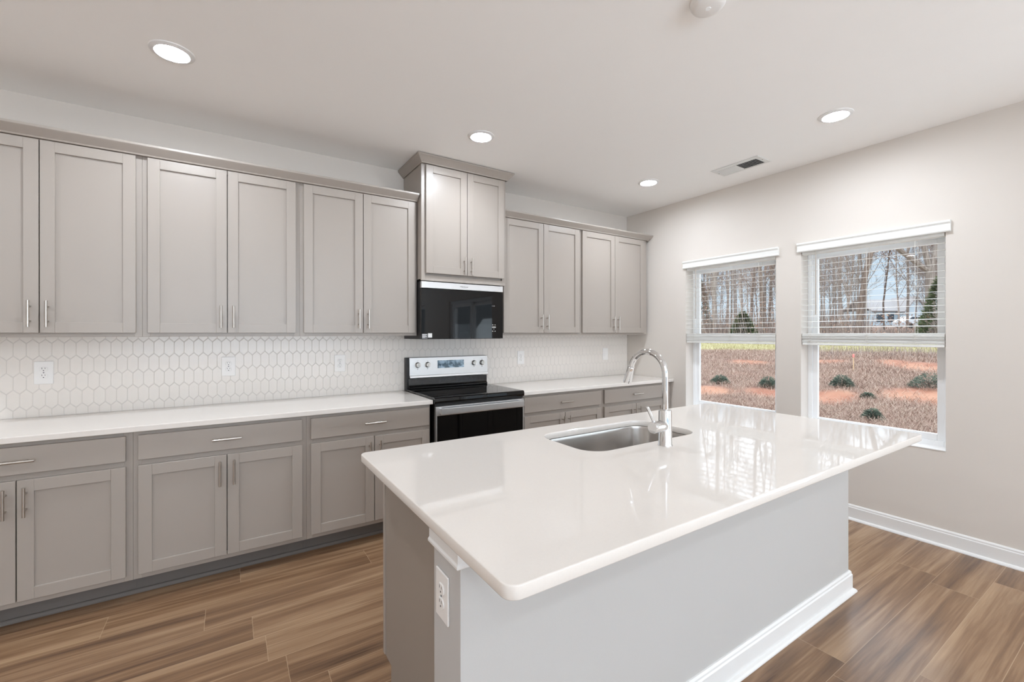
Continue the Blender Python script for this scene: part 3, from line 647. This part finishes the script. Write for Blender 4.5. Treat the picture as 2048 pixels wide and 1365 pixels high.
# ------------------------------------------------------------------ ceiling fixtures
def downlight():
    t = thing('recessed_light', '', 'ceiling light', (0, 0, 0), 'recessed ceiling lights')
    m = MB(); m.lathe([(.092, 0), (.090, -.004), (.078, -.009), (.070, -.0105), (.066, -.006), (.066, 0)], (0, 0, 0), 48); m.build('trim_ring', 'white_trim', t)
    m = MB(); m.lathe([(.066, -.0045), (.04, -.008), (.02, -.0092), (0.0001, -.0095)], (0, 0, 0), 40); m.build('lens', 'led_lens', t)
    return t
dl = downlight(); first = True
for x, y, lb in ((-4.131, -.918, 'lit recessed ceiling light above the left wall cabinets, largest in view'), (-2.444, -.928, 'lit recessed ceiling light in front of the cabinet above the microwave'),
                 (-.735, -.931, 'lit recessed ceiling light nearest the room corner, smallest in view'), (-.727, -2.375, 'lit recessed ceiling light on the right, in front of the windows'),
                 (-5.80, -.918, 'lit recessed ceiling light beyond the left picture edge'), (-5.8, -2.375, 'lit recessed ceiling light beyond the left edge, away from the cabinets'),
                 (-1.6, -5.0, 'lit recessed living room light behind the camera on the right'), (-4.6, -5.0, 'lit recessed living room light behind the camera on the left'),
                 (-1.6, -7.0, 'lit recessed living room light at the far end on the right'), (-4.6, -7.0, 'lit recessed living room light at the far end on the left')):
    o = dl if first else copy_tree(dl); first = False; o.location = (x, y, H); o['label'] = lb
t = thing('smoke_detector', 'round white smoke detector on the ceiling, cut by the top picture edge', 'detector', (-2.262, -2.512, H))
m = MB(); m.lathe([(0.0001, H-.036), (.045, H-.036), (.060, H-.031), (.066, H-.022), (.068, H-.006), (.072, H-.004), (.072, H-.0001)], (-2.262, -2.512, 0), 40); m.build('detector_body', 'white_plastic', t)
m = MB(); m.lathe([(0.0001, H-.038), (.010, H-.038), (.012, H-.0355)], (-2.262, -2.512, 0), 16); m.build('test_button', 'vinyl', t)
def vent():
    t = thing('ceiling_vent', 'white ceiling vent register near the window wall, its slots half open', 'vent', (-.415, -1.587, H))
    x0, x1, y0, y1 = -.515, -.315, -1.782, -1.392
    m = MB()
    for a, b in (((x0, y0), (x0+.045, y1)), ((x1-.020, y0), (x1, y1)), ((x0+.045, y0), (x1-.020, y0+.036)), ((x0+.045, y1-.036), (x1-.020, y1))): m.box((*a, H-.006), (*b, H-.0005))
    m.build('frame', 'vent_metal', t, .001, 1)
    m = MB(); m.box((x0+.04, y0+.03, H-.0012), (x1-.015, y1-.03, H-.0004)); m.build('duct_opening', 'vent_dark', t)
    a = y0+.036; n = 20; ym = (y0+y1)/2
    for k in range(n):
        y = y0+.040+(y1-y0-.08)*k/(n-1); s = 1 if y > ym else -1; m = MB(); c = Vector((0, y, H-.006))
        d = .008
        m.add([(x0+.045, y-s*d*.3, H-.0015), (x1-.020, y-s*d*.3, H-.0015), (x1-.020, y+s*d, H-.0095), (x0+.045, y+s*d, H-.0095)], [(0, 1, 2, 3)])
        o = m.build('louver', 'vent_metal', t); md = o.modifiers.new('thickness', 'SOLIDIFY'); md.thickness = .0008
    for y in (y0+.016, y1-.016):
        m = MB(); m.tube([((x0+x1)/2, y, H-.0075), ((x0+x1)/2, y, H-.0055)], .004, 10); m.build('screw', 'print_grey', t)
vent()
# ------------------------------------------------------------------ outdoors
def gz(x, y):
    """ground height outside"""
    u = (x-CAM.x)*.9135+(y-CAM.y)*.4067
    P = [(3, -.30), (6.5, -.26), (8, -.15), (10, .10), (13, .45), (16, .70), (18, .79), (20, .83), (28, 1.0), (34, 1.12), (60, 1.6), (100, 2.7), (160, 4.5)]
    z = P[0][1] if u <= P[0][0] else P[-1][1]
    for (a, za), (b, zb) in zip(P, P[1:]):
        if a <= u < b: z = za+(zb-za)*(u-a)/(b-a)
    if u > 7 and u < 17: z += .07*noise.noise(Vector((x*.5, y*.5, 0)))+.03*noise.noise(Vector((x*1.7, y*1.7, 3)))
    return z
def at_px(px, u, z=None):
    """ground point seen along an image column at horizontal distance u from the camera"""
    d = F_+R_*((px-1024)/878.483); d.normalize(); x, y = CAM.x+d.x*u, CAM.y+d.y*u
    return Vector((x, y, gz(x, y)))
m, t, o = nt('red_clay'); p = t.nodes.new('ShaderNodeBsdfPrincipled'); t.links.new(p.outputs[0], o.inputs[0]); p.inputs['Roughness'].default_value = 1
at_ = t.nodes.new('ShaderNodeAttribute'); at_.attribute_name = 'soil'
tc = t.nodes.new('ShaderNodeTexCoord'); nz = t.nodes.new('ShaderNodeTexNoise'); nz.inputs['Scale'].default_value = 1.3; nz.inputs['Detail'].default_value = 8; t.links.new(tc.outputs['Object'], nz.inputs['Vector'])
rp = t.nodes.new('ShaderNodeValToRGB'); t.links.new(nz.outputs['Fac'], rp.inputs[0]); rp.color_ramp.elements[0].position = .38; rp.color_ramp.elements[0].color = srgb(153, 101, 79); rp.color_ramp.elements[1].position = .62; rp.color_ramp.elements[1].color = srgb(175, 129, 103)
nz2 = t.nodes.new('ShaderNodeTexNoise'); nz2.inputs['Scale'].default_value = 6; nz2.inputs['Detail'].default_value = 10; t.links.new(tc.outputs['Object'], nz2.inputs['Vector'])
rp2 = t.nodes.new('ShaderNodeValToRGB'); t.links.new(nz2.outputs['Fac'], rp2.inputs[0]); rp2.color_ramp.elements[0].position = .35; rp2.color_ramp.elements[0].color = srgb(129, 101, 89); rp2.color_ramp.elements[1].position = .65; rp2.color_ramp.elements[1].color = srgb(169, 143, 126)
mx = t.nodes.new('ShaderNodeMix'); mx.data_type = 'RGBA'; t.links.new(at_.outputs['Fac'], mx.inputs[0]); t.links.new(rp2.outputs[0], mx.inputs[6]); t.links.new(rp.outputs[0], mx.inputs[7]); t.links.new(mx.outputs[2], p.inputs['Base Color'])
bpn = t.nodes.new('ShaderNodeBump'); bpn.inputs['Strength'].default_value = .6; bpn.inputs['Distance'].default_value = .05; t.links.new(nz2.outputs['Fac'], bpn.inputs['Height']); t.links.new(bpn.outputs[0], p.inputs['Normal'])
ramp_noise('meadow', [(.3, srgb(160, 151, 107)), (.7, srgb(183, 174, 134))], 2.0)
ramp_noise('leaf_litter', [(.3, srgb(113, 92, 81)), (.7, srgb(155, 130, 114))], 3.0)
BARE = [(1425, 10.4, .5), (1535, 10.5, .5), (1665, 10.6, .55), (1640, 10.2, .4), (1845, 11.0, .75), (1500, 14.2, .6), (1650, 14.9, .6), (1850, 14.6, .9), (1790, 15.0, .5)]
BP = [(at_px(px, u), r) for px, u, r in BARE]
def bare(x, y):
    b = 0
    for p, r in BP:
        dx, dy = x-p.x, y-p.y; d = math.sqrt(dx*dx*1.0+dy*dy*.8)/r; b = max(b, 1-d)
    return max(0, min(1, b*2.2+.35*noise.noise(Vector((x*2.1, y*2.1, 7)))))
def ground():
    m = MB(); xs = []; x = .25
    while x < 130: xs.append(x); x += .16 if x < 13 else (.8 if x < 40 else 6)
    ys = []; y = -45
    while y < 75: ys.append(y); y += .16 if -7 < y < 9 else (.8 if -14 < y < 24 else 4)
    vs = [(x, y, gz(x, y)) for x in xs for y in ys]; n = len(ys); fs = []; mi = []
    for i in range(len(xs)-1):
        for j in range(n-1):
            fs.append((i*n+j, (i+1)*n+j, (i+1)*n+j+1, i*n+j+1)); c = Vector((xs[i], ys[j], 0)); u = (c.x-CAM.x)*.9135+(c.y-CAM.y)*.4067+.6*noise.noise(Vector((c.x*.8, c.y*.8, 1)))
            mi.append(0 if u < 17.6 else (1 if u < 27.5 else 2))
    m.v = [Vector(v) for v in vs]; m.f = fs; m.mi = mi; m.sm = [True]*len(fs)
    o = m.build('ground', ['red_clay', 'meadow', 'leaf_litter'], normals=False); struct(o, 'red clay bank with dry straw and a strip of lawn outside the windows', 'ground')
    a = o.data.attributes.new('soil', 'FLOAT', 'POINT')
    for i, v in enumerate(o.data.vertices): a.data[i].value = bare(v.co.x, v.co.y) if v.co.x < 16 else 0
ground()
R = random.Random(5)
def blades(name, mat, n, u0, u1, h0, h1, w, lean, label, cat, p0=1190, p1=1960, test=None, side=0):
    m = MB()
    for k in range(n):
        u = u0+(u1-u0)*(R.random()**1.15); px = R.uniform(p0, p1); b = at_px(px, u)
        if test and not test(b): continue
        h = R.uniform(h0, h1); a = R.uniform(0, 2*PI); d = Vector((math.cos(a), math.sin(a), 0)); l = R.uniform(*lean)
        s = Vector((-d.y, d.x, 0))*w*u/10; mid = b+d*(h*l*.45)+Vector((0, 0, h*(1-l*.35)*.6)); tip = b+d*(h*l)+Vector((0, 0, h*max(.04, 1-l)))
        m.add([b-s, b+s, mid+s*.7, mid-s*.7, tip], [(0, 1, 2, 3), (3, 2, 4)])
    o = m.build(name, mat, normals=False); return tag(o, label, cat, None, 'stuff')
blades('dry_straw', 'straw', 84000, 6.6, 17.6, .08, .26, .0024, (.85, 1.2), 'matted dry straw grass covering the red clay bank', 'grass', test=lambda b: R.random() > bare(b.x, b.y)*.93)
blades('lawn_grass', 'lawn_blade', 12000, 17.4, 27.5, .06, .14, .004, (.1, .7), 'strip of yellow green lawn above the clay bank', 'grass')
blades('weed_stalks', 'twig', 1500, 15.6, 18.6, .15, .42, .0022, (.05, .6), 'dark dead weed stalks along the crest of the clay bank', 'weeds', p0=1560)
def shrub(px, u, w, h, label, seed):
    b = at_px(px, u); q = random.Random(seed); t = thing('ground_shrub', label, 'shrub', b, 'evergreen shrubs on the clay bank')
    m = MB()
    for k in range(1300):
        a = q.uniform(0, 2*PI); r = math.sqrt(q.random())*w*.5; z = h*(1-(r/(w*.5))**2)*q.uniform(.15, 1); c = b+Vector((r*math.cos(a), r*math.sin(a), z+.01))
        d = Vector((math.cos(a)*.8, math.sin(a)*.8, q.uniform(-.2, .8))).normalized(); s = d.orthogonal().normalized()*.007; l = q.uniform(.025, .055)
        m.add([c-d*l*.4, c+s, c+d*l, c-s], [(0, 1, 2, 3)])
    m.build('foliage', 'shrub_leaf', t, normals=False)
    m = MB()
    for k in range(7):
        a = q.uniform(0, 2*PI); m.tube([b-Vector((0, 0, .03)), b+Vector((math.cos(a)*w*.2, math.sin(a)*w*.2, h*.5))], [.012, .006], 5)
    m.build('stems', 'bark_dark', t)
shrub(1440, 11.15, .38, .19, 'dark green low shrub seen low in the left window, left of two', 1)
shrub(1537, 11.1, .40, .22, 'dark green low shrub at the right edge of the left window', 2)
shrub(1684, 11.35, .40, .24, 'dark green low shrub at the left of the right window', 3)
shrub(1861, 11.75, .66, .27, 'largest dark green shrub, at the right edge of the right window', 4)
shrub(1745, 9.15, .27, .17, 'dark green low shrub low in the right window, just above the island', 5)
shrub(1735, 10.6, .18, .10, 'tiny green shrub in the middle of the clay bank', 6)
b = at_px(1707, 13.6); t = thing('survey_stake', 'thin wooden survey stake with pink ribbon on the bank crest', 'stake', b)
m = MB(); m.box(b-Vector((.012, .008, .05)), b+Vector((.012, .008, .42))); m.build('stake', 'stake_wood', t, .002)
m = MB(); m.box(b+Vector((-.03, -.012, .33)), b+Vector((.03, .012, .41))); m.build('ribbon', 'stake_ribbon', t, .003)
# ---- trees
def tree_mesh(seed, hgt, r0, fork=None, density=1.0):
    q = random.Random(seed); m = MB(); tips = []
    def branch(p, d, L, r, lev):
        n = 5 if lev == 0 else (4 if lev == 1 else 3); pts = [p]; rad = [r]; dd = d.copy()
        for k in range(n):
            dd = (dd+Vector((q.uniform(-1, 1), q.uniform(-1, 1), q.uniform(-.3, .6)))*(.10 if lev == 0 else .22)).normalized()
            pts.append(pts[-1]+dd*L/n); rad.append(r*(1-(k+1)/n*(.72 if lev == 0 else .8)))
        m.tube(pts, rad, (8, 5, 4, 3, 3)[lev], caps=False, smooth=True)
        if lev >= 3: tips.extend(pts[1:]); return
        nb = int(((13, 7, 6, 4)[lev])*density)
        for k in range(nb):
            f = q.uniform(.22 if lev == 0 else .2, 1.0); i = min(n-1, int(f*n)); c = pts[i].lerp(pts[i+1], f*n-i); a = q.uniform(0, 2*PI)
            ax = (pts[i+1]-pts[i]).normalized(); s = ax.orthogonal().normalized(); s.rotate(Matrix.Rotation(a, 3, ax))
            w = q.uniform(.45, .95); nd = (ax*(1-w*.5)+s*w+Vector((0, 0, .25))).normalized()
            branch(c, nd, L*q.uniform(.24, .42)*(1.15-f*.5), max(.004, rad[i]*q.uniform(.28, .5)), lev+1)
    if fork:
        m.tube([Vector((0, 0, -.3)), Vector((0, 0, 1.5)), Vector((0, 0, hgt*.28))], [r0*1.25, r0, r0*.95], 9, caps=False)
        for dx, dy in fork: branch(Vector((0, 0, hgt*.26)), Vector((dx, dy, 1)).normalized(), hgt*.72, r0*.62, 0)
    else: branch(Vector((0, 0, -.3)), Vector((0, 0, 1)), hgt, r0, 0)
    return m, tips
def leaves_mb(tips, seed, n, z0, z1, size):
    q = random.Random(seed); m = MB(); T = [p for p in tips if z0 < p.z < z1] or tips
    for k in range(n):
        c = q.choice(T)+Vector((q.gauss(0, .12), q.gauss(0, .12), q.gauss(0, .12))); d = Vector((q.uniform(-1, 1), q.uniform(-1, 1), q.uniform(-1, .3))).normalized(); s = d.orthogonal().normalized()*size*.45
        m.add([c, c+d*size*.5+s, c+d*size, c+d*size*.5-s], [(0, 1, 2, 3)])
    return m
def make_tree(seed, hgt, r0, bark, label, leaf=None, fork=None, density=1.3):
    t = thing('bare_tree', label, 'tree', (0, 0, 0), 'trees of the woods beyond the lawn')
    m, tips = tree_mesh(seed, hgt, r0, fork, density); m.build('trunk_and_branches', bark, t, normals=False)
    if leaf: leaves_mb(tips, seed+50, leaf[0], leaf[1], leaf[2], leaf[3]).build('leaves', 'dead_leaf', t, normals=False)
    return t
K0 = 'bare grey tree standing in the woods beyond the lawn'; K1 = 'tree still holding brown leaves in the woods beyond the lawn'; K2 = 'small brown-leaved sapling at the edge of the woods'
K3 = 'slender grey young tree with fine twigs in the woods beyond the lawn'
VAR = [make_tree(11, 17, .10, 'bark', K0), make_tree(12, 15, .07, 'bark_dark', K0), make_tree(13, 19, .125, 'bark', K0), make_tree(14, 14, .08, 'bark', K1, (2600, 2, 11, .075)), make_tree(15, 7.5, .04, 'bark_dark', K2, (2200, .4, 6, .06)), make_tree(16, 12, .06, 'bark', K0), make_tree(17, 8.5, .042, 'twig', K3, density=1.5), make_tree(18, 7, .03, 'bark', K3, density=1.5)]
LAB = [K0, K0, K0, K1, K2, K0, K3, K3]; used = set(); RT = random.Random(77)
def put(v, p, rz, s):
    o = VAR[v] if v not in used else copy_tree(VAR[v]); used.add(v); o.location = p; o.rotation_euler.z = rz; o.scale = (s, s, s); o['label'] = LAB[v]
for i in range(164):
    px = 1130+((i*0.6180339) % 1.0)*860; u = RT.choice((33, 36, 40, 44, 50, 57, 65))+RT.uniform(-1.5, 1.5)
    if 1735 < px < 1850 and RT.random() < .72: continue
    left = px < 1600
    v = RT.choices(range(8), (3, 3, 1.5, 2.4, 3, 4, 5, 4) if left else (2.5, 3, 1.5, 1.2, .8, 4, 6, 4))[0]
    if v == 4 or v > 5: u = RT.uniform(28.5, 44)
    put(v, at_px(px, u), RT.uniform(0, 6.28), RT.uniform(.8, 1.15))
t = make_tree(21, 13.8, .21, 'bark', 'large grey tree forking into thick limbs, upper right of the right window', fork=((-1.05, .70), (-.10, .06), (.32, -.20)), density=1.2); t.location = at_px(1860, 33)
t = make_tree(22, 18, .16, 'bark_dark', 'straight dark brown trunk crossing the left part of the right window', density=.6); t.location = at_px(1712, 29.5)
t = make_tree(23, 18, .13, 'bark_dark', 'straight dark trunk near the right edge of the left window', density=.6); t.location = at_px(1528, 30)
t = make_tree(24, 17, .16, 'bark', 'thick pale trunk in the left half of the left window', density=.7); t.location = at_px(1432, 31)
def conifer(px, u, w, h, label, seed, base_z=0.0):
    b = at_px(px, u); q = random.Random(seed); t = thing('evergreen_tree', label, 'tree', b)
    m = MB(); m.tube([b-Vector((0, 0, .3)), b+Vector((0, 0, h*.95))], [w*.06, .01], 6); m.build('trunk', 'bark_dark', t)
    m = MB()
    for k in range(2600):
        f = q.random()**1.35; z = h*(.03+.97*f); r = w*.5*(1-f)**.75*math.sqrt(q.uniform(.25, 1)); a = q.uniform(0, 2*PI); c = b+Vector((r*math.cos(a), r*math.sin(a), z))
        d = Vector((math.cos(a), math.sin(a), q.uniform(-.1, .9))).normalized(); s = d.orthogonal().normalized()*w*.018; l = w*q.uniform(.05, .11)
        m.add([c-d*l*.3, c+s, c+d*l, c-s], [(0, 1, 2, 3)])
    m.build('foliage', 'evergreen', t, normals=False)
conifer(1486, 29.0, 1.7, 1.62, 'small dark evergreen at the foot of the woods, seen in the left window', 3)
conifer(1879, 28.5, 1.75, 3.0, 'tall evergreen at the right edge of the right window', 4)
conifer(1400, 44, 2.4, 5.0, 'dark evergreen deep in the woods at the far left of the left window', 6)
# undergrowth
m = MB()
for k in range(5000):
    px = R.uniform(1150, 1980); u = R.uniform(27.8, 40); b = at_px(px, u); h = R.uniform(.4, 2.6)*(.38 if 1740 < px < 1850 else 1); a = R.uniform(0, 6.28); l = R.uniform(.02, .45); d = Vector((math.cos(a)*l, math.sin(a)*l, 1)).normalized()
    s = Vector((-F_.y, F_.x, 0)).cross(Vector((0, 0, 1))); s = R_*R.uniform(.008, .016); mid = b+d*h*.5+Vector((R.gauss(0, .06), R.gauss(0, .06), 0)); m.add([b-s, b+s, mid+s*.6, mid-s*.6, b+d*h], [(0, 1, 2, 3), (3, 2, 4)])
tag(m.build('undergrowth', 'twig', normals=False), 'tangle of bare brown undergrowth along the foot of the woods', 'undergrowth', None, 'stuff')
m = MB()
for k in range(6500):
    px = R.uniform(1150, 1700) if R.random() < .82 else R.uniform(1700, 1960); u = R.uniform(28.2, 40); b = at_px(px, u)+Vector((0, 0, R.random()**1.6*2.4*(1 if px < 1620 else .6))); d = Vector((R.uniform(-1, 1), R.uniform(-1, 1), R.uniform(-1, 1))).normalized(); s = d.orthogonal().normalized()*.035
    m.add([b, b+d*.05+s, b+d*.11, b+d*.05-s], [(0, 1, 2, 3)])
tag(m.build('brush_leaves', 'dead_leaf', normals=False), 'russet dead leaves hanging in the brush along the woods edge', 'leaves', None, 'stuff')
# ---- cottage and car beyond the trees
def cottage():
    b = at_px(1782, 104); t = thing('house', 'pale blue-grey house with a gable beyond the trees in the right window', 'house', b)
    e1 = Vector((math.cos(math.radians(-74)+PI/2+.0), 0, 0)); ang = math.atan2(R_.y, R_.x); ex = Vector((math.cos(ang), math.sin(ang), 0)); ey = Vector((-ex.y, ex.x, 0))
    def T(vs): return [b+ex*x+ey*y+Vector((0, 0, z)) for x, y, z in vs]
    def bxl(m, a, c):
        k = MB(); k.box(a, c); m.add(T(k.v), k.f)
    m = MB(); bxl(m, (-3.3, 0, -1), (4.5, 7, 2.7)); m.add(T([(1.2, -1.5, -1), (5.0, -1.5, -1), (5.0, -1.5, 2.7), (3.1, -1.5, 4.9), (1.2, -1.5, 2.7), (1.2, 3, -1), (5.0, 3, -1), (5.0, 3, 2.7), (3.1, 3, 4.9), (1.2, 3, 2.7)]), [(0, 1, 2, 3, 4), (5, 9, 8, 7, 6), (0, 4, 9, 5), (1, 6, 7, 2)]); m.build('house_wall', 'house_siding', t)
    m = MB(); m.add(T([(-3.7, -.4, 2.6), (4.9, -.4, 2.6), (4.9, 3.5, 4.9), (-3.7, 3.5, 4.9), (4.9, 7.4, 2.6), (-3.7, 7.4, 2.6)]), [(0, 1, 2, 3), (3, 2, 4, 5)])
    m.add(T([(.8, -1.8, 2.4), (3.1, -1.8, 5.1), (5.4, -1.8, 2.4), (.8, 3.4, 2.4), (3.1, 3.4, 5.1), (5.4, 3.4, 2.4)]), [(0, 1, 4, 3), (1, 2, 5, 4)]); o = m.build('roof', 'house_roof', t); md = o.modifiers.new('t', 'SOLIDIFY'); md.thickness = .18
    m = MB(); bxl(m, (1.7, -1.58, -.9), (4.5, -1.5, 1.5)); m.build('garage_door', 'house_trim', t)
    for wx in (-2.6, -.6): 
        m = MB(); bxl(m, (wx, -.06, .6), (wx+1.1, .0, 2.0)); m.build('window', 'car_glass', t)
cottage()
def car():
    b = at_px(1832, 74); t = thing('car', 'pale parked car in front of the distant house', 'car', b); ang = math.atan2(R_.y, R_.x); ex = Vector((math.cos(ang), math.sin(ang), 0)); ey = Vector((-ex.y, ex.x, 0))
    def P(m, poly, y0, y1):
        n = len(poly); vs = [b+ex*x+ey*y+Vector((0, 0, z+.02)) for y in (y0, y1) for x, z in poly]; m.add(vs, [tuple(range(n)), tuple(range(2*n-1, n-1, -1))]+[(i, (i+1) % n, n+(i+1) % n, n+i) for i in range(n)])
    m = MB(); P(m, [(-2.2, .3), (2.2, .3), (2.25, .75), (1.6, .92), (.9, 1.0), (-1.9, 1.02), (-2.25, .8)], -.85, .85); P(m, [(-1.9, 1.0), (.9, .98), (.45, 1.45), (-1.2, 1.5)], -.72, .72); m.build('car_body', 'car_paint', t, .04, 2)
    m = MB(); P(m, [(-1.5, 1.05), (.62, 1.05), (.35, 1.4), (-1.1, 1.42)], -.735, .735); m.build('side_window', 'car_glass', t)
    for wx in (-1.4, 1.35):
        for wy in (-.86, .66):
            m = MB(); c = b+ex*wx+ey*wy+Vector((0, 0, .33)); m.tube([c, c+ey*.2], .33, 18); m.build('wheel', 'rubber', t)
car()
bpy.context.view_layer.update()
